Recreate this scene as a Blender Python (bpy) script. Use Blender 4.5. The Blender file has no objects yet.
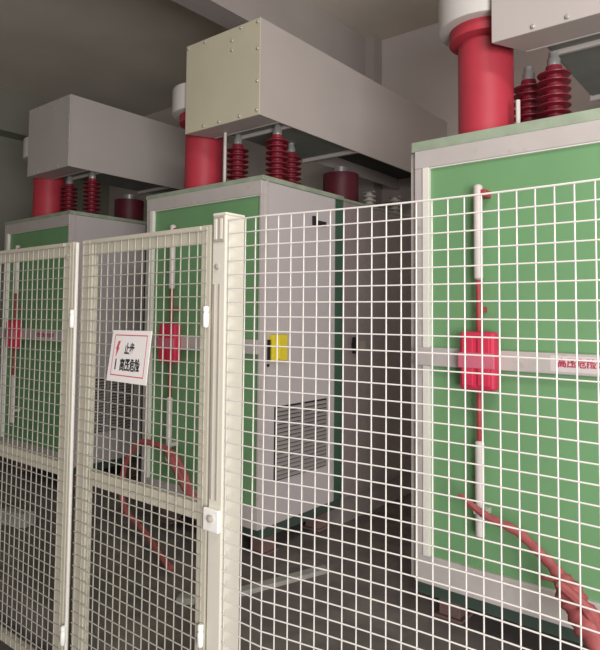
import bpy, bmesh, math, random
from mathutils import Vector, Matrix
random.seed(4)
sc = bpy.context.scene
COL = sc.collection

# ------------------------------------------------------------------ materials
def lin(c):
    return tuple((v/255/12.92 if v/255 <= .04045 else ((v/255+.055)/1.055)**2.4) for v in c) + (1,)

def mat(name, rgb, rough=.5, metal=0., var=.08, scale=6., wear=None, spec=.4, bump=0.):
    m = bpy.data.materials.new(name); m.use_nodes = True
    nt = m.node_tree; b = nt.nodes['Principled BSDF']
    b.inputs['Roughness'].default_value = rough; b.inputs['Metallic'].default_value = metal
    b.inputs['Specular IOR Level'].default_value = spec
    tc = nt.nodes.new('ShaderNodeTexCoord')
    n = nt.nodes.new('ShaderNodeTexNoise'); n.inputs['Scale'].default_value = scale; n.inputs['Detail'].default_value = 5
    nt.links.new(tc.outputs['Object'], n.inputs['Vector'])
    r = nt.nodes.new('ShaderNodeValToRGB')
    c = lin(rgb)
    r.color_ramp.elements[0].position = .3; r.color_ramp.elements[1].position = .7
    r.color_ramp.elements[0].color = tuple(v*(1-var) for v in c[:3])+(1,)
    r.color_ramp.elements[1].color = tuple(min(1, v*(1+var)) for v in c[:3])+(1,)
    nt.links.new(n.outputs['Fac'], r.inputs['Fac'])
    out = r.outputs['Color']
    if wear:
        n2 = nt.nodes.new('ShaderNodeTexNoise'); n2.inputs['Scale'].default_value = wear[1]; n2.inputs['Detail'].default_value = 8
        nt.links.new(tc.outputs['Object'], n2.inputs['Vector'])
        r2 = nt.nodes.new('ShaderNodeValToRGB')
        r2.color_ramp.elements[0].position = wear[2]; r2.color_ramp.elements[1].position = wear[2]+.15
        r2.color_ramp.elements[0].color = (0,0,0,1); r2.color_ramp.elements[1].color = (1,1,1,1)
        nt.links.new(n2.outputs['Fac'], r2.inputs['Fac'])
        mx = nt.nodes.new('ShaderNodeMix'); mx.data_type = 'RGBA'
        nt.links.new(r2.outputs['Color'], mx.inputs['Factor'])
        nt.links.new(out, mx.inputs['A']); mx.inputs['B'].default_value = lin(wear[0])
        out = mx.outputs['Result']
    nt.links.new(out, b.inputs['Base Color'])
    if bump:
        bp = nt.nodes.new('ShaderNodeBump'); bp.inputs['Strength'].default_value = bump; bp.inputs['Distance'].default_value = .01
        nt.links.new(n.outputs['Fac'], bp.inputs['Height']); nt.links.new(bp.outputs['Normal'], b.inputs['Normal'])
    return m

M = dict(
    green=mat('green_paint', (110,153,108), .45, var=.05, scale=3),
    dgreen=mat('dark_green_paint', (58,92,72), .5),
    plinthm=mat('dark_plinth_paint', (60,76,68), .6),
    rim=mat('pale_green_edge', (146,158,138), .55, var=.15, scale=9),
    frame=mat('grey_white_frame', (184,177,174), .45, var=.05, wear=((165,155,146), 14, .6)),
    bead=mat('white_bead', (226,222,214), .4, var=.03),
    side=mat('side_sheet_metal', (188,181,181), .45, var=.03, scale=2),
    duct=mat('grey_duct_paint', (178,170,166), .5, var=.03, scale=2.5),
    cover=mat('cream_cover_paint', (190,184,162), .5, var=.04, scale=3),
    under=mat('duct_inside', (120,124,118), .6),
    red=mat('red_epoxy', (176,54,68), .5, var=.06, scale=5),
    maroon=mat('maroon_epoxy', (128,36,50), .4, var=.12, scale=10),
    shaded_red=mat('shade_darkened_red_epoxy', (92,30,42), .5),  # rear tubes' red, with the shade under the duct put into the colour
    shaded_under=mat('shade_darkened_duct_inside', (74,76,72), .7),  # deep duct underside, its shade put into the base colour
    bandm=mat('pink_band', (196,104,124), .5),
    white=mat('white_enamel', (200,196,192), .45, var=.04),
    silver=mat('silver_metal', (190,190,188), .35, metal=.6),
    black=mat('black_plastic', (26,25,26), .5),
    dark=mat('dark_grey_panel', (146,137,134), .6, var=.06, scale=30),
    pink=mat('dusty_pink_grey_panel', (150,138,137), .55),
    louver=mat('louver_grey', (150,144,143), .5),
    yellow=mat('yellow_plastic', (226,206,52), .45),
    boxred=mat('red_plastic', (200,50,80), .5, var=.05),
    rod=mat('white_rod', (205,196,192), .45),
    rodred=mat('red_brown_rod', (158,62,64), .5, var=.15, scale=12),
    cable=mat('faded_red_sheath', (160,84,84), .6, var=.18, scale=18),
    cream=mat('cream_post_paint', (216,211,198), .45, var=.03, scale=5),
    gate=mat('beige_gate_paint', (188,182,165), .5, var=.05, scale=8),
    wire=mat('white_wire_coating', (216,211,206), .4, var=.02),
    gwire=mat('beige_wire_coating', (178,175,164), .45, var=.03),
    hinge=mat('bright_white_hinge', (240,238,232), .35, var=.02),
    sign=mat('sign_white', (236,230,228), .5, var=.02),
    signred=mat('sign_red', (196,82,100), .5),
    ink=mat('sign_ink', (48,52,54), .6),
    label=mat('white_label', (204,194,194), .5, var=.02),
    labelred=mat('label_red_ink', (176,60,84), .5),
    foot=mat('red_brown_primer', (116,92,88), .7, var=.15),
    slot=mat('grey_slot', (168,160,150), .6),
    concrete=mat('pale_concrete', (150,150,144), .8, var=.15, scale=10),
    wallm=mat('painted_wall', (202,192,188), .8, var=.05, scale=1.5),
    ceil=mat('ceiling_plaster', (215,207,195), .85, var=.08, scale=1.2),
    beam=mat('beam_plaster', (168,160,156), .85, var=.05, scale=1.5),
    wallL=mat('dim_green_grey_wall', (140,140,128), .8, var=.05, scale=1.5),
    floor=mat('dusty_concrete_floor', (104,97,94), .75, var=.16, scale=7, wear=((122,115,110), 3.5, .5)),
)

# ------------------------------------------------------------------ mesh helpers
def add_box(bm, a, b, bev=0.):
    vs = [bm.verts.new((x,y,z)) for x in (a[0],b[0]) for y in (a[1],b[1]) for z in (a[2],b[2])]
    q = [(0,1,3,2),(4,6,7,5),(0,4,5,1),(2,3,7,6),(0,2,6,4),(1,5,7,3)]
    fs = [bm.faces.new([vs[i] for i in f]) for f in q]
    bmesh.ops.recalc_face_normals(bm, faces=fs)
    if bev:
        es = list({e for f in fs for e in f.edges})
        bmesh.ops.bevel(bm, geom=es, offset=bev, segments=2, affect='EDGES', profile=.5)

def add_tube(bm, pts, rad, n=8, flat=1.):
    """swept tube through points; rad number or list"""
    pts = [Vector(p) for p in pts]; L = len(pts)
    rads = rad if isinstance(rad, (list, tuple)) else [rad]*L
    rings = []; prev = None
    for i, p in enumerate(pts):
        t = (pts[min(i+1,L-1)] - pts[max(i-1,0)]).normalized()
        ref = prev if prev is not None else (Vector((0,1,0)) if abs(t.y) < .8 else Vector((1,0,0)))
        s = (ref - t*ref.dot(t)).normalized(); w = t.cross(s); prev = s
        rings.append([bm.verts.new(p + s*(rads[i]*flat*math.cos(2*math.pi*k/n)) + w*(rads[i]*math.sin(2*math.pi*k/n))) for k in range(n)])
    for a, b in zip(rings, rings[1:]):
        for k in range(n): bm.faces.new((a[k], a[(k+1)%n], b[(k+1)%n], b[k]))
    bm.faces.new(rings[0][::-1]); bm.faces.new(rings[-1])

def add_lathe(bm, prof, c=(0,0,0), n=32):
    rings = []
    for r, z in prof:
        rings.append([bm.verts.new((c[0]+max(r,1e-4)*math.cos(2*math.pi*k/n), c[1]+max(r,1e-4)*math.sin(2*math.pi*k/n), c[2]+z)) for k in range(n)])
    for a, b in zip(rings, rings[1:]):
        for k in range(n): bm.faces.new((a[k], a[(k+1)%n], b[(k+1)%n], b[k]))
    bm.faces.new(rings[0][::-1]); bm.faces.new(rings[-1])

def smooth(pts, k=6):
    """Catmull-Rom through pts"""
    P = [Vector(p) for p in pts]; P = [P[0]*2-P[1]] + P + [P[-1]*2-P[-2]]; out = []
    for i in range(1, len(P)-2):
        for j in range(k):
            t = j/k
            out.append(.5*((2*P[i]) + (P[i+1]-P[i-1])*t + (2*P[i-1]-5*P[i]+4*P[i+1]-P[i+2])*t*t + (3*P[i]-P[i-1]-3*P[i+1]+P[i+2])*t**3))
    out.append(P[-2]); return out

def obj(name, bm, m, parent=None, sm=False):
    bmesh.ops.recalc_face_normals(bm, faces=bm.faces)
    me = bpy.data.meshes.new(name); bm.to_mesh(me); bm.free()
    me.materials.append(M[m])
    if sm:
        for p in me.polygons: p.use_smooth = True
        try: me.set_sharp_from_angle(angle=math.radians(40))
        except Exception: pass
    o = bpy.data.objects.new(name, me); COL.objects.link(o)
    if parent: o.parent = parent
    return o

def box(name, a, b, m, parent=None, bev=0.):
    bm = bmesh.new(); add_box(bm, a, b, bev); return obj(name, bm, m, parent)

def boxes(name, lst, m, parent=None, bev=0.):
    bm = bmesh.new()
    for a, b in lst: add_box(bm, a, b, bev)
    return obj(name, bm, m, parent)

def thing(name, label, cat, loc=(0,0,0), group=None):
    o = bpy.data.objects.new(name, None); COL.objects.link(o); o.location = loc; o.empty_display_size = .1
    o['label'] = label; o['category'] = cat
    if group: o['group'] = group
    return o

def tag(o, label, cat, group=None):
    o['label'] = label; o['category'] = cat
    if group: o['group'] = group
    return o

def struct(o): o['kind'] = 'structure'; return o

def copy_tree(o, parent=None):
    c = o.copy(); COL.objects.link(c)
    if parent: c.parent = parent
    for ch in list(o.children): copy_tree(ch, c)
    return c

def dup(src, loc, label):
    c = copy_tree(src); c.location = loc; c['label'] = label; return c

def text_mesh(name, body, size, sx, m, parent, mtx, extrude=.0006):
    cu = bpy.data.curves.new(name, 'FONT'); cu.body = body; cu.size = size
    cu.align_x = 'CENTER'; cu.align_y = 'CENTER'; cu.extrude = extrude; cu.offset = size*.028
    t = bpy.data.objects.new(name+'_src', cu); COL.objects.link(t)
    bpy.context.view_layer.update()
    me = bpy.data.meshes.new_from_object(t.evaluated_get(bpy.context.evaluated_depsgraph_get()))
    bpy.data.objects.remove(t); bpy.data.curves.remove(cu)
    me.transform(mtx @ Matrix.Diagonal((sx,1,1,1)))
    me.materials.clear(); me.materials.append(M[m]); me.name = name
    o = bpy.data.objects.new(name, me); COL.objects.link(o); o.parent = parent
    return o

# ------------------------------------------------------------------ the room
YB, CE, XL, XR, YF = 5.5, 4.43, -8.3, 4.0, -3.2
struct(box('floor', (XL-.2, YF-2, -.4), (XR+.2, YB+.2, -.25), 'floor'))
struct(box('trim_4', (XL, 1.68, -.25), (XR, YB, 0), 'floor'))            # raised slab under the cabinets
struct(box('wall_light_block', (XL-.2, YF-.2, -.25), (.8, YF, CE), 'wallm'))  # unseen wall added to keep outside light off the left cabinet
struct(box('ceiling', (XL-.2, YF, CE), (XR+.2, YB+.2, CE+.15), 'ceil'))
struct(box('wall_back', (XL-.2, YB, 0), (XR+.2, YB+.2, CE), 'wallm'))
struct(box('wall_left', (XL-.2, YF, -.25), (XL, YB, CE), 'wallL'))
struct(box('wall_right', (XR, YF, -.25), (XR+.2, YB, CE), 'wallm'))
struct(box('trim_1', (-3.70, YF, 3.93), (-3.46, YB, CE), 'beam'))      # ceiling beam over the middle unit
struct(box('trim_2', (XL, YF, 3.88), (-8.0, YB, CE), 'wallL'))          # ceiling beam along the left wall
struct(box('trim_3', (-3.56, YB-.16, 0), (-3.35, YB, CE), 'beam'))     # pilaster on the back wall

# ------------------------------------------------------------------ switch cabinets
YC = 2.765; PITCH = 2.2; XM = -3.125
W = .58; ZB, ZT = .2, 2.335
cab = thing('switch_cabinet', 'middle green cabinet with yellow switch on its grey side, behind the sign gate', 'cabinet', (XM, YC, 0), 'row of green switch cabinets')
b_ = box('body', (-W, .032, ZB), (W, .785, ZT), 'side', cab, .006)
box('top_rim', (-W-.006, .004, ZT), (W+.006, .885, ZT+.032), 'rim', cab, .004)
box('door_panel', (-W+.06, .018, ZB+.1), (W-.016, .034, ZT-.06), 'green', cab)
bm = bmesh.new()
add_box(bm, (-W+.015, 0, ZT-.09), (W-.002, .034, ZT), .004)
add_box(bm, (-W+.015, 0, ZB), (W-.002, .034, ZB+.135), .004)
add_box(bm, (-W+.015, .002, ZB+.135), (-W+.078, .034, ZT-.09), .003)
add_box(bm, (W-.02, .002, ZB+.135), (W-.002, .034, ZT-.09), .002)
add_box(bm, (-W-.022, .03, ZB), (-W+.012, .08, ZT), .003)
obj('door_frame', bm, 'frame', cab)
boxes('inner_bead', [((-W+.062, -.006, ZB+.135), (-W+.096, .03, ZT-.09)), ((-W+.096, .004, ZT-.096), (W-.02, .03, ZT-.09))], 'bead', cab, .002)
box('crossbar', (-W+.028, -.024, 1.256), (W-.004, .02, 1.346), 'frame', cab, .005)
lb = box('crossbar_label', (.10, -.0255, 1.268), (.46, -.023, 1.336), 'label', cab)
text_mesh('lettering', '高压危险请勿靠近', .041, .95, 'labelred', lb, Matrix.Translation((.285, -.0262, 1.304)) @ Matrix.Rotation(math.pi/2, 4, 'X'))
# interlock rods
RX = -.212
def rod(name, z0, z1, r, m):
    bm = bmesh.new(); add_lathe(bm, [(r*.6, z0), (r, z0+.008), (r, z1-.008), (r*.6, z1)], (RX, -.04, 0), 14)
    return obj(name, bm, m, cab, True)
rod('upper_white_rod', 1.67, 2.115, .021, 'rod')
rod('upper_red_rod', 1.42, 1.672, .013, 'rodred')
rod('lower_red_rod', .93, 1.17, .013, 'rodred')
rod('lower_white_rod', .50, .932, .021, 'rod')
boxes('rod_clamp', [((RX-.012, -.052, 2.055), (RX+.04, .02, 2.09))], 'rodred', cab, .004)
boxes('rod_clamp', [((RX-.03, -.05, .60), (RX+.03, .02, .625))], 'rod', cab, .004)
boxes('rod_clamp', [((RX-.018, -.03, 1.52), (RX+.018, .02, 1.545))], 'rodred', cab, .004)
bm = bmesh.new(); add_box(bm, (RX-.078, -.085, 1.165), (RX+.09, -.02, 1.43), .014)
lk = obj('lock_box', bm, 'boxred', cab)
boxes('lock_box_cover', [((RX-.064, -.094, 1.185), (RX-.008, -.084, 1.41)), ((RX+.012, -.094, 1.185), (RX+.07, -.084, 1.41))], 'boxred', lk, .004)
box('lock_box_band', (RX-.079, -.096, 1.265), (RX+.091, -.083, 1.335), 'bandm', lk, .003)
# right side
X = W
vt = boxes('side_vent', [((X-.002, .14, .465), (X+.004, .685, .925))], 'black', cab)
bm = bmesh.new()
for i in range(17):
    z = .475 + i*.0262
    vs = [bm.verts.new(p) for p in ((X+.003, .15, z+.02), (X+.003, .675, z+.02), (X+.018, .675, z+.004), (X+.018, .15, z+.004))]
    bm.faces.new(vs)
    vs2 = [bm.verts.new(v.co + Vector((0,0,-.003))) for v in vs]; bm.faces.new(vs2[::-1])
    for k in range(4): bm.faces.new((vs[k], vs2[k], vs2[(k+1)%4], vs[(k+1)%4]))
add_box(bm, (X+.002, .400, .465), (X+.019, .422, .925))
obj('louver_slats', bm, 'louver', vt)
bm = bmesh.new(); add_box(bm, (X, .525, 2.118), (X+.012, .66, 2.15), .002); add_box(bm, (X, .51, 2.112), (X+.02, .53, 2.175), .002)
obj('side_nameplate', bm, 'black', cab)
box('side_edge_fold', (X-.004, .034, ZB), (X+.006, .062, ZT), 'frame', cab, .002)
box('rear_corner_post', (X-.08, .785, ZB), (X-.006, .885, ZT), 'dgreen', cab)
box('rear_corner_post', (-X+.006, .785, ZB), (-X+.08, .885, ZT), 'dgreen', cab)
box('plinth', (-W+.01, .03, .135), (W-.01, .88, ZB), 'plinthm', cab, .004)
for sx in (-1, 1):
    for y in (.14, .70):
        boxes('foot', [((sx*.45-.055, y, .012), (sx*.45+.055, y+.1, .135)), ((sx*.45-.075, y-.02, 0), (sx*.45+.075, y+.12, .014))], 'foot', cab, .003)

cabL = dup(cab, (XM-PITCH, YC, 0), 'leftmost green fronted cabinet, darkest of the three, behind the left wire gate')
cabR = dup(cab, (XM+PITCH, YC, 0), 'rightmost and nearest green fronted cabinet behind the open mesh panel')
for c in cabR.children:                                                  # its top slab is a little thicker
    if c.name.startswith('top_rim'):
        c.data = c.data.copy()
        for v in c.data.vertices:
            if v.co.z > ZT+.016: v.co.z += .02
sw = box('rotary_switch', (X, .082, 1.21), (X+.035, .225, 1.375), 'yellow', cab, .006)
sw['label'] = 'yellow switch handle'
box('switch_grip', (X+.035, .125, 1.225), (X+.05, .15, 1.365), 'yellow', sw, .004)
bm = bmesh.new(); add_box(bm, (X, .062, 1.21), (X+.02, .08, 1.345), .003); add_box(bm, (X, .058, 1.178), (X+.016, .076, 1.195), .003)
obj('switch_latch', bm, 'black', sw)

# rear cabinets standing behind the front ones
rear = thing('rear_cabinet', 'dark grey rear cabinet with black door handle, just behind the middle green cabinet', 'cabinet', (XM, YC+.895, 0), 'rear cabinets')
box('body', (-W, 0, .19), (W, 1.5, ZT), 'pink', rear, .005)
box('top_edge', (-W-.004, 0, ZT), (W+.004, 1.5, ZT+.02), 'rim', rear, .003)
bm = bmesh.new(); add_box(bm, (W-.002, .145, .22), (W+.008, 1.48, ZT-.03), .002)
for y in (.58, 1.03): add_box(bm, (W+.006, y, .22), (W+.012, y+.012, ZT-.03))
obj('side_door', bm, 'dark', rear)
boxes('door_handle', [((W+.008, .095, 1.22), (W+.04, .12, 1.34)), ((W-.002, .098, 1.26), (W+.01, .118, 1.30))], 'black', rear, .004)
box('door_label', (W+.008, .19, 1.25), (W+.011, .27, 1.31), 'slot', rear)
box('plinth', (-W+.01, .01, 0), (W-.03, 1.49, .19), 'dark', rear)
dup(rear, (XM-PITCH, YC+.895, 0), 'dim grey rear cabinet just behind the leftmost green cabinet')

# ------------------------------------------------------------------ overhead ducts
Z0, Z1 = 2.767, 3.40
duct = thing('overhead_duct', 'long grey box duct with cream front cover above the middle green cabinet', 'duct', (XM, YC, 0), 'overhead box ducts')
XA, XB, Y0, Y1 = -.195, .518, .035, YB-YC-.004
fc = box('front_cover', (XA, Y0, Z0), (XB, Y0+.012, Z1), 'cover', duct, .003)
bm = bmesh.new()
add_box(bm, (XA+.17, Y0+.012, Z1-.012), (XB, Y1, Z1))                       # top
add_box(bm, (XB-.012, Y0+.012, Z0), (XB, Y1, Z1-.012))                       # right side
add_box(bm, (XA+.17, Y0+.012, Z0+.03), (XA+.182, Y1, Z1-.012))               # left side
obj('duct_shell', bm, 'duct', duct)
# mitred return flange of the cover
bm = bmesh.new()
pv = [(XA+.004, Y0+.010), (XB-.006, Y0+.010), (XB-.012, Y0+.2), (XA+.10, Y0+.2)]
lo = [bm.verts.new((x,y,Z0)) for x,y in pv]; hi = [bm.verts.new((x,y,Z0+.012)) for x,y in pv]
bm.faces.new(lo[::-1]); bm.faces.new(hi)
for k in range(4): bm.faces.new((lo[k], lo[(k+1)%4], hi[(k+1)%4], hi[k]))
add_box(bm, (XA+.10, Y0+.192, Z0-.003), (XB-.014, Y0+.202, Z0+.004))
obj('cover_flange', bm, 'duct', duct)
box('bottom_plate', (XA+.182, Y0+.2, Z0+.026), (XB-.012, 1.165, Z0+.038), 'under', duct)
box('bottom_plate', (XA+.182, 1.165, Z0+.14), (XB-.012, Y1, Z0+.152), 'shaded_under', duct)
box('cross_lip', (XA+.17, Y0+.33, Z0+.002), (XB-.012, Y0+.35, Z0+.03), 'duct', duct)
box('cross_lip', (XA+.17, 1.155, Z0-.002), (XB-.012, 1.185, Z0+.03), 'duct', duct)
def bolt(x, z):
    bm = bmesh.new(); add_lathe(bm, [(.011,0),(.011,.007),(.006,.011)], n=8)
    o = obj('bolt', bm, 'silver', fc); o.data.transform(Matrix.Translation((x, Y0+.001, z)) @ Matrix.Rotation(math.pi/2, 4, 'X')); return o
for z in (2.80, 2.99, 3.20, 3.375): bolt(XB-.02, z)
for x in (.00, .15, .345): bolt(x, 2.79)
for x, z in ((.345,3.38),(.265,3.315),(.265,3.25),(.0,3.38),(-.17,3.375)): bolt(x, z)
dup(duct, (XM-PITCH-.04, YC, 0), 'dim grey box duct above the leftmost green cabinet')
dR = dup(duct, (XM+PITCH+.024, YC, .042), 'nearest pale grey box duct, cut by the top right corner of the photo')
for c in COL.objects:
    if c.name.startswith('front_cover') and c.parent and c.parent is not duct:
        c.data = c.data.copy(); c.data.materials[0] = M['duct']

# ------------------------------------------------------------------ on the cabinet tops
TOP = ZT+.032
bush = thing('red_bushing', 'bright red tube with white collar on the middle green cabinet top', 'bushing', (XM-.290, YC+.30, TOP), 'red tubes on cabinet tops')
bm = bmesh.new(); add_lathe(bm, [(.15,0),(.15,.012),(.14,.016),(.14,.565)], n=48); obj('tube', bm, 'red', bush, True)
bm = bmesh.new(); add_lathe(bm, [(.14,.53),(.185,.545),(.183,.575),(.183,.615)], n=48); obj('flange', bm, 'red', bush, True)
bm = bmesh.new(); add_lathe(bm, [(.225,.605),(.236,.609),(.24,.618),(.24,.785),(.236,.795),(.1,.80)], n=48); obj('collar', bm, 'white', bush, True)
dup(bush, (XM-PITCH-.305, YC+.29, TOP), 'dim red tube with white collar on the leftmost green cabinet top')
dup(bush, (XM+PITCH-.302, YC+.285, TOP+.02), 'nearest and largest red tube with white collar, on the rightmost cabinet')

ins = thing('ribbed_insulator', 'dark red ribbed insulator near the right corner of the middle cabinet top', 'insulator', (XM+.41, YC+.335, TOP), 'dark red ribbed insulators')
prof = [(.055,0),(.055,.012),(.04,.016)]
nsh = 8
for i in range(nsh):
    z = .03 + i*.039
    prof += [(.04, z), (.078, z+.004), (.080, z+.009), (.05, z+.02), (.04, z+.026)]
prof += [(.038, .352), (.03,.356)]
bm = bmesh.new(); add_lathe(bm, prof, n=32); obj('shed_stack', bm, 'maroon', ins, True)
bm = bmesh.new(); add_lathe(bm, [(.032,.355),(.032,.39),(.024,.40),(.024,.424)], n=16); obj('metal_cap', bm, 'silver', ins, True)
U = lambda i, dx, dy: (XM+i*PITCH+dx, YC+dy, TOP+(.02 if i == 1 else 0))
dup(ins, U(0, .033, .335), 'dark red ribbed insulator beside the white rod on the middle cabinet top')
dup(ins, U(0, .20, .735), 'small looking dark red insulator behind the others on the middle cabinet top')
dup(ins, U(1, .027, .335), 'nearest dark red ribbed insulator, on the rightmost cabinet top under the duct')
dup(ins, U(1, -.133, .445), 'dark red ribbed insulator behind the nearest one, beside the big red tube')
dup(ins, U(-1, .375, .335), 'dim ribbed insulator near the right corner of the leftmost cabinet top')
dup(ins, U(-1, -.01, .335), 'dim ribbed insulator beside the red tube on the leftmost cabinet top')

bm = bmesh.new(); add_tube(bm, [(0,0,0),(0,0,.405)], .011, 10)
o = obj('thin_rod', bm, 'rod'); o.location = U(0, .057, .185); tag(o, 'thin white upright rod beside the red tube on the middle cabinet', 'rod')
bm = bmesh.new(); add_tube(bm, [(0,0,0),(0,0,.17)], .011, 10)
o = obj('thin_rod', bm, 'rod'); o.location = U(1, -.10, .185); tag(o, 'short thin white rod beside the nearest red tube', 'rod')
bm = bmesh.new(); add_tube(bm, smooth([(.03,0,0),(-.005,0,.03),(-.01,0,.075),(.01,0,.10)]), .006, 8)
o = obj('bent_lug', bm, 'silver'); o.location = U(1, -.44, .30); tag(o, 'small bent metal lug left of the nearest red tube', 'lug')

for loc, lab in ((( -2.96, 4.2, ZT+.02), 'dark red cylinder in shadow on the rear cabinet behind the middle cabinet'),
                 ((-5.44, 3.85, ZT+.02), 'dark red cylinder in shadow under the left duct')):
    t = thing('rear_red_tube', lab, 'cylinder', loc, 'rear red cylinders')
    bm = bmesh.new(); add_lathe(bm, [(.165,0),(.165,.015),(.15,.02),(.15,.33)], n=40); obj('tube', bm, 'shaded_red', t, True)
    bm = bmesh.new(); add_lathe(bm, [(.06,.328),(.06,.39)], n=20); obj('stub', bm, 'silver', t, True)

wi = thing('white_post_insulator', 'small white ribbed insulator on the rear cabinet, beside the dark red cylinder', 'insulator', (-2.72, 4.27, ZT+.02), 'small white insulators')
prof = [(.03,0)]
for i in range(4): prof += [(.03,.01+i*.036),(.055,.018+i*.036),(.055,.024+i*.036),(.03,.034+i*.036)]
bm = bmesh.new(); add_lathe(bm, prof+[(.022,.16)], n=24); obj('shed_stack', bm, 'white', wi, True)
bm = bmesh.new(); add_box(bm, (-.05,-.015,.158), (.05,.015,.172), .003); obj('clamp', bm, 'silver', wi)
dup(wi, (-2.66, 4.58, ZT+.02), 'second small white ribbed insulator on the rear cabinet, farther right')
dup(wi, (-2.78, 4.72, ZT+.02), 'third small white ribbed insulator, farthest back on the rear cabinet')

# ------------------------------------------------------------------ red cables
pts = smooth([(-1.158,2.62,.679),(-1.045,2.61,.634),(-.929,2.6,.607),(-.837,2.59,.551),(-.764,2.58,.494),(-.718,2.56,.447),(-.674,2.54,.385),(-.619,2.5,.326),(-.575,2.45,.25),(-.55,2.42,.13),(-.53,2.38,.035)])
n = len(pts)
rad = []
for i in range(n):
    t = i/(n-1)
    r = .015 + .010*min(1, t*2.2)
    r += .034*math.exp(-((t-.53)/.075)**2) + .03*math.exp(-((t-.66)/.06)**2)
    rad.append(r*(1+.12*math.sin(i*1.9)))
bm = bmesh.new(); add_tube(bm, pts, rad, 10, .7)
add_tube(bm, smooth([(-.82,2.56,.46),(-.76,2.53,.475),(-.69,2.51,.45),(-.62,2.51,.40),(-.60,2.52,.32)]), [.008]*8+[.02]*9+[.028]*8, 8)
add_tube(bm, smooth([(-1.19,2.62,.70),(-1.16,2.615,.692),(-1.08,2.61,.645),(-1.00,2.6,.62)]), .011, 8)
tag(obj('grounding_cable', bm, 'cable', None, True), 'bunched red cable hanging down the front of the rightmost cabinet', 'cable', 'red grounding cables')
bm = bmesh.new()
add_tube(bm, smooth([(-2.91,2.58,.31),(-2.927,2.58,.383),(-3.006,2.58,.51),(-3.085,2.58,.584),(-3.165,2.58,.623),(-3.309,2.58,.642),(-3.406,2.58,.642),(-3.481,2.58,.618),(-3.589,2.58,.508),(-3.642,2.58,.391),(-3.647,2.58,.241),(-3.546,2.56,.144),(-3.408,2.54,.113),(-3.201,2.48,.08),(-2.982,2.4,.05),(-2.85,2.36,.03)]), .02, 8)
add_tube(bm, smooth([(-3.165,2.58,.623),(-3.07,2.57,.53),(-2.96,2.57,.41),(-2.88,2.58,.34),(-2.84,2.58,.22),(-2.82,2.58,.04)]), .028, 8)
tag(obj('grounding_cable', bm, 'cable', None, True), 'red cable arching in front of the middle cabinet, seen through the gate', 'cable', 'red grounding cables')

# ------------------------------------------------------------------ floor bits
bm = bmesh.new(); d = Vector((.32,.94,0)); s = Vector((.94,-.32,0))*.03; a = Vector((-2.40,2.30,0)); c = Vector((-2.18,2.97,0))
vs = [bm.verts.new(p) for p in (a-s, a+s, c+s, c-s)]; vt_ = [bm.verts.new(v.co+Vector((0,0,.025))) for v in vs]
bm.faces.new(vs[::-1]); bm.faces.new(vt_)
for k in range(4): bm.faces.new((vs[k], vs[(k+1)%4], vt_[(k+1)%4], vt_[k]))
tag(obj('floor_rail', bm, 'concrete'), 'pale low rail on the floor beside the middle cabinet', 'rail')
bm = bmesh.new(); add_box(bm, (-.13,-.05,0), (.13,.05,.10), .012)
o = obj('concrete_block', bm, 'concrete'); o.location = (-4.33,2.18,0); o.rotation_euler.z = .3; tag(o, 'pale block on the floor behind the left gate', 'block')
bm = bmesh.new(); add_box(bm, (-.05,-.03,0), (.05,.03,.035), .008)
o = obj('concrete_chip', bm, 'concrete'); o.location = (-2.5,2.18,0); o.rotation_euler.z = .6; tag(o, 'small pale chip on the floor behind the gate, near the cream post', 'block')

# ------------------------------------------------------------------ fence
def wires(bm, pts, r, n=6): add_tube(bm, pts, r, n)
# post
YP = 1.56; ZO = -.25
post = thing('fence_post', 'square cream fence post between the sign gate and the open mesh panel', 'post', (-1.6465, YP+.05, ZO))
box('shaft', (-.0345, -.05, 0), (.0345, .05, 1.865-ZO), 'cream', post, .004)
box('cap', (-.035, -.0505, 1.865-ZO), (.035, .0505, 1.875-ZO), 'cream', post, .003)
pz = Matrix.Translation((0,0,-ZO))
sl = box('top_slot', (-.028, -.054, 1.765), (.03, -.049, 1.862), 'slot', post, .002)
boxes('slot_bar', [((-.022, -.057, 1.775), (-.006, -.053, 1.852)), ((.008, -.057, 1.775), (.022, -.053, 1.852))], 'cream', sl, .002)
bm = bmesh.new(); add_lathe(bm, [(.011,0),(.011,.006),(.006,.009)], n=12); o = obj('screw', bm, 'slot', post, True)
o.data.transform(Matrix.Translation((-.006,-.049,1.675)) @ Matrix.Rotation(math.pi/2,4,'X'))
gt = boxes('groove_trim', [((-.026,-.053,.83),(-.018,-.049,1.61)), ((.002,-.053,.83),(.010,-.049,1.61))], 'slot', post)
lp = box('lock_plate', (-.045, -.066, .72), (.034, -.050, .80), 'hinge', post, .004)
bm = bmesh.new(); add_lathe(bm, [(.012,0),(.012,.012),(.007,.016)], n=14); o = obj('lock_knob', bm, 'slot', lp, True)
o.data.transform(Matrix.Translation((.0,-.066,.768)) @ Matrix.Rotation(math.pi/2,4,'X'))
for q in [c for c in post.children if c.name.split('.')[0] not in ('shaft','cap')]:
    for e in [q]+list(q.children): e.data.transform(pz)
box('base_plate', (-.036, -.09, 0), (.036, .09, .012), 'cream', post, .002)

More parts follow.
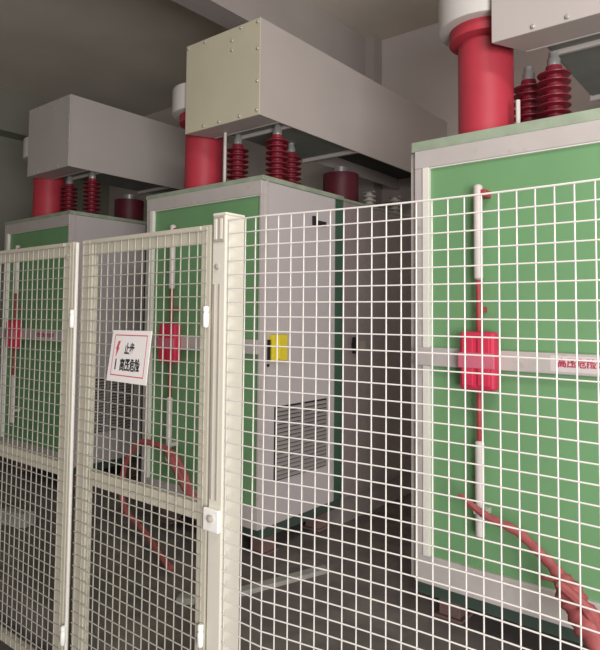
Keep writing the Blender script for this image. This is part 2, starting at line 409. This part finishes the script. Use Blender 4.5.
# open mesh panel (slightly bowed)
def bow(x): return 1.564 if x < -1.42 else 1.564 + .157*(x+1.42) - .124*(x+1.42)*(x+1.076)
cx = [(-1.42+.0491*k if k < 7 else -1.076+.0497*(k-7)) for k in range(-3, 33)]
cx[0] = -1.600
ZTOP = 1.8425
bm = bmesh.new()
for x in cx: wires(bm, [(x, bow(x)+.003, ZO+.02), (x, bow(x)+.003, ZTOP+.002)], .0024)
for k in range(42):
    z = ZTOP-.05*k
    wires(bm, [(x, bow(x)-.002, z) for x in cx], .0023 if k else .003)
panel = thing('mesh_fence_panel', 'tall open white wire mesh panel in front of the rightmost cabinet', 'fence', (-.7, 1.6, ZO))
o = obj('wire_mesh', bm, 'wire', panel); o.matrix_parent_inverse = Matrix.Translation((.7,-1.6,-ZO))

# gates
def make_gate(label, xa, xb, sl_, sr, yg):
    """gate between xa and xb, stile widths sl_/sr"""
    g = thing('mesh_gate', label, 'gate', ((xa+xb)/2, yg, 0), 'wire mesh gates')
    zb = ZO+.06
    w = (xb-xa)/2
    box('stile', (-w, .006, zb), (-w+sl_, .04, 1.836), 'gate', g, .004)
    box('stile', (w-sr, .006, zb), (w, .04, 1.836), 'gate', g, .004)
    boxes('top_rail', [((-w+sl_, .010, 1.765), (w-sr, .016, 1.82)), ((-w+sl_, .0, 1.817), (w-sr, .04, 1.834))], 'gate', g, .002)
    box('middle_rail', (-w+sl_, .010, .735), (w-sr, .035, .797), 'gate', g, .003)
    box('bottom_rail', (-w+sl_, .010, zb), (w-sr, .035, zb+.05), 'gate', g, .003)
    bm = bmesh.new()
    n = round((2*w-.03)/.05)
    for i in range(n+1):
        x = -w+.02 + (2*w-.04)*i/n
        wires(bm, [(x, .003, zb+.01), (x, .003, 1.83)], .0026)
    for k in range(40):
        z = 1.815-.05*k
        wires(bm, [(-w+.01, -.002, z), (w-.01, -.002, z)], .0024)
    obj('wire_mesh', bm, 'gwire', g)
    return g, w
g2, w2 = make_gate('wire mesh gate carrying the white warning sign, beside the cream post', -2.570, -1.697, .088, .053, 1.56)
g1, w1 = make_gate('left wire mesh gate, cut by the left edge of the photo', -3.53, -2.643, .06, .078, 1.56)
def hinge(g, x, z0, z1, r=.012):
    bm = bmesh.new(); add_lathe(bm, [(r*.6,z0),(r,z0+.006),(r,z1-.03),(r*.8,z1-.026),(r*.8,z1-.022),(r,z1-.02),(r,z1-.004),(r*.6,z1)], (x,-.008,0), 14)
    obj('hinge', bm, 'hinge', g, True)
hinge(g2, w2-.004, 1.45, 1.53); hinge(g2, w2-.004, .30, .38)
hinge(g2, -w2-.043, 1.43, 1.515); hinge(g2, -w2-.043, .0, .085)
box('hinge_bar', (-w2-.050, .0, ZO+.002), (-w2-.036, .014, 1.83), 'bead', g2, .003)
bm = bmesh.new(); add_tube(bm, [(0,0,0),(0,0,.012)], .012, 12)
bt = obj('latch_bolt', bm, 'slot', g1); bt.data.transform(Matrix.Translation((w1-.045,.008,1.765)) @ Matrix.Rotation(math.pi/2,4,'X'))

# ------------------------------------------------------------------ warning sign hung on the gate
TL, TR, BR, BL = (Vector(p) for p in ((-2.258,1.536,1.428), (-1.998,1.536,1.430), (-1.998,1.512,1.216), (-2.262,1.510,1.218)))
sg = thing('warning_sign', 'white tilted warning sign with red border and black writing on the gate', 'sign', ((TL+TR+BR+BL)/4))
inv = Matrix.Translation(-sg.location)
nrm = (TR-TL).cross(BL-TL).normalized()
if nrm.y > 0: nrm = -nrm
def sp(u, v, h=0.): return (TL*(1-u)*(1-v) + TR*u*(1-v) + BR*u*v + BL*(1-u)*v) + nrm*h - sg.location
def plate(bm, u0, v0, u1, v1, h0, h1):
    a = [bm.verts.new(sp(u,v,h0)) for u,v in ((u0,v0),(u1,v0),(u1,v1),(u0,v1))]
    b = [bm.verts.new(sp(u,v,h1)) for u,v in ((u0,v0),(u1,v0),(u1,v1),(u0,v1))]
    bm.faces.new(a); bm.faces.new(b[::-1])
    for k in range(4): bm.faces.new((a[k], a[(k+1)%4], b[(k+1)%4], b[k]))
bm = bmesh.new(); plate(bm, 0,0,1,1, -.002, .0015); obj('board', bm, 'sign', sg)
bm = bmesh.new()
plate(bm, .08,.085,.92,.105, .0015,.002); plate(bm, .08,.865,.92,.885, .0015,.002)
plate(bm, .08,.105,.093,.865, .0015,.002); plate(bm, .907,.105,.92,.865, .0015,.002)
obj('border', bm, 'signred', sg)
ex = (TR-TL).normalized(); ey = (TL-BL).normalized(); ez = ex.cross(ey).normalized()
def tm(u, v):
    p = sp(u, v, .0022); m = Matrix((ex, ey, ez)).transposed().to_4x4(); m.translation = p; return m
text_mesh('lettering', '止步', .050, .66, 'ink', sg, tm(.50,.37))
text_mesh('lettering', '高压危险', .054, .62, 'ink', sg, tm(.55,.68))
bm = bmesh.new()
for poly in ([(.19,.21),(.245,.21),(.20,.37),(.145,.37)], [(.165,.34),(.235,.34),(.16,.53)]):
    f = [bm.verts.new(sp(u,v,.0022)) for u,v in poly]; g = [bm.verts.new(sp(u,v,.0016)) for u,v in poly]
    bm.faces.new(f); bm.faces.new(g[::-1])
    for k in range(len(f)): bm.faces.new((f[k], f[(k+1)%len(f)], g[(k+1)%len(f)], g[k]))
obj('lightning_mark', bm, 'signred', sg)
bm = bmesh.new(); plate(bm, .17,.56,.20,.77, .0015,.0022); obj('small_print', bm, 'ink', sg)

# ------------------------------------------------------------------ light
w = bpy.data.worlds.new('World'); sc.world = w; w.use_nodes = True
bg = w.node_tree.nodes['Background']; bg.inputs['Color'].default_value = (.86,.93,1,1); bg.inputs['Strength'].default_value = .75
def area(name, loc, target, sx, sy, power, col):
    l = bpy.data.lights.new(name, 'AREA'); l.shape = 'RECTANGLE'; l.size = sx; l.size_y = sy; l.energy = power; l.color = col
    o = bpy.data.objects.new(name, l); COL.objects.link(o); o.location = loc
    o.rotation_euler = (Vector(target)-Vector(loc)).to_track_quat('-Z','Y').to_euler(); return o
area('added_key_light', (2.5,-1.3,1.35), (-2.4,2.6,1.5), 2.2, 2.2, 300, (1,.975,.96))  # unseen area lamp added as key light from behind and right
area('added_overhead_fill', (.6,.6,4.3), (.2,1.4,0), 1.3, .3, 60, (1,.97,.93))  # unseen fill lamp added overhead, no fixture stands there

# ------------------------------------------------------------------ camera
phi, pit, rol, cy, f = .6796, .0538, .0091, 281.9028, 612.0714
R0 = Vector((math.cos(phi), math.sin(phi), 0)); F = Vector((-math.sin(phi)*math.cos(pit), math.cos(phi)*math.cos(pit), math.sin(pit)))
U0 = R0.cross(F)
Rt = R0*math.cos(rol) + U0*math.sin(rol); Up = U0*math.cos(rol) - R0*math.sin(rol)
cd = bpy.data.cameras.new('Camera'); cam = bpy.data.objects.new('Camera', cd); COL.objects.link(cam)
mw = Matrix((Rt, Up, -F)).transposed().to_4x4(); mw.translation = (0,0,1.5); cam.matrix_world = mw
cd.sensor_fit = 'AUTO'; cd.sensor_width = 36; cd.lens = f/650*36; cd.shift_y = -(325-cy)/650; cd.clip_start = .02
sc.camera = cam
sc.view_settings.view_transform = 'Standard'; sc.view_settings.look = 'None'; sc.view_settings.gamma = 1
sc.view_settings.use_curve_mapping = False; sc.view_settings.exposure = 0
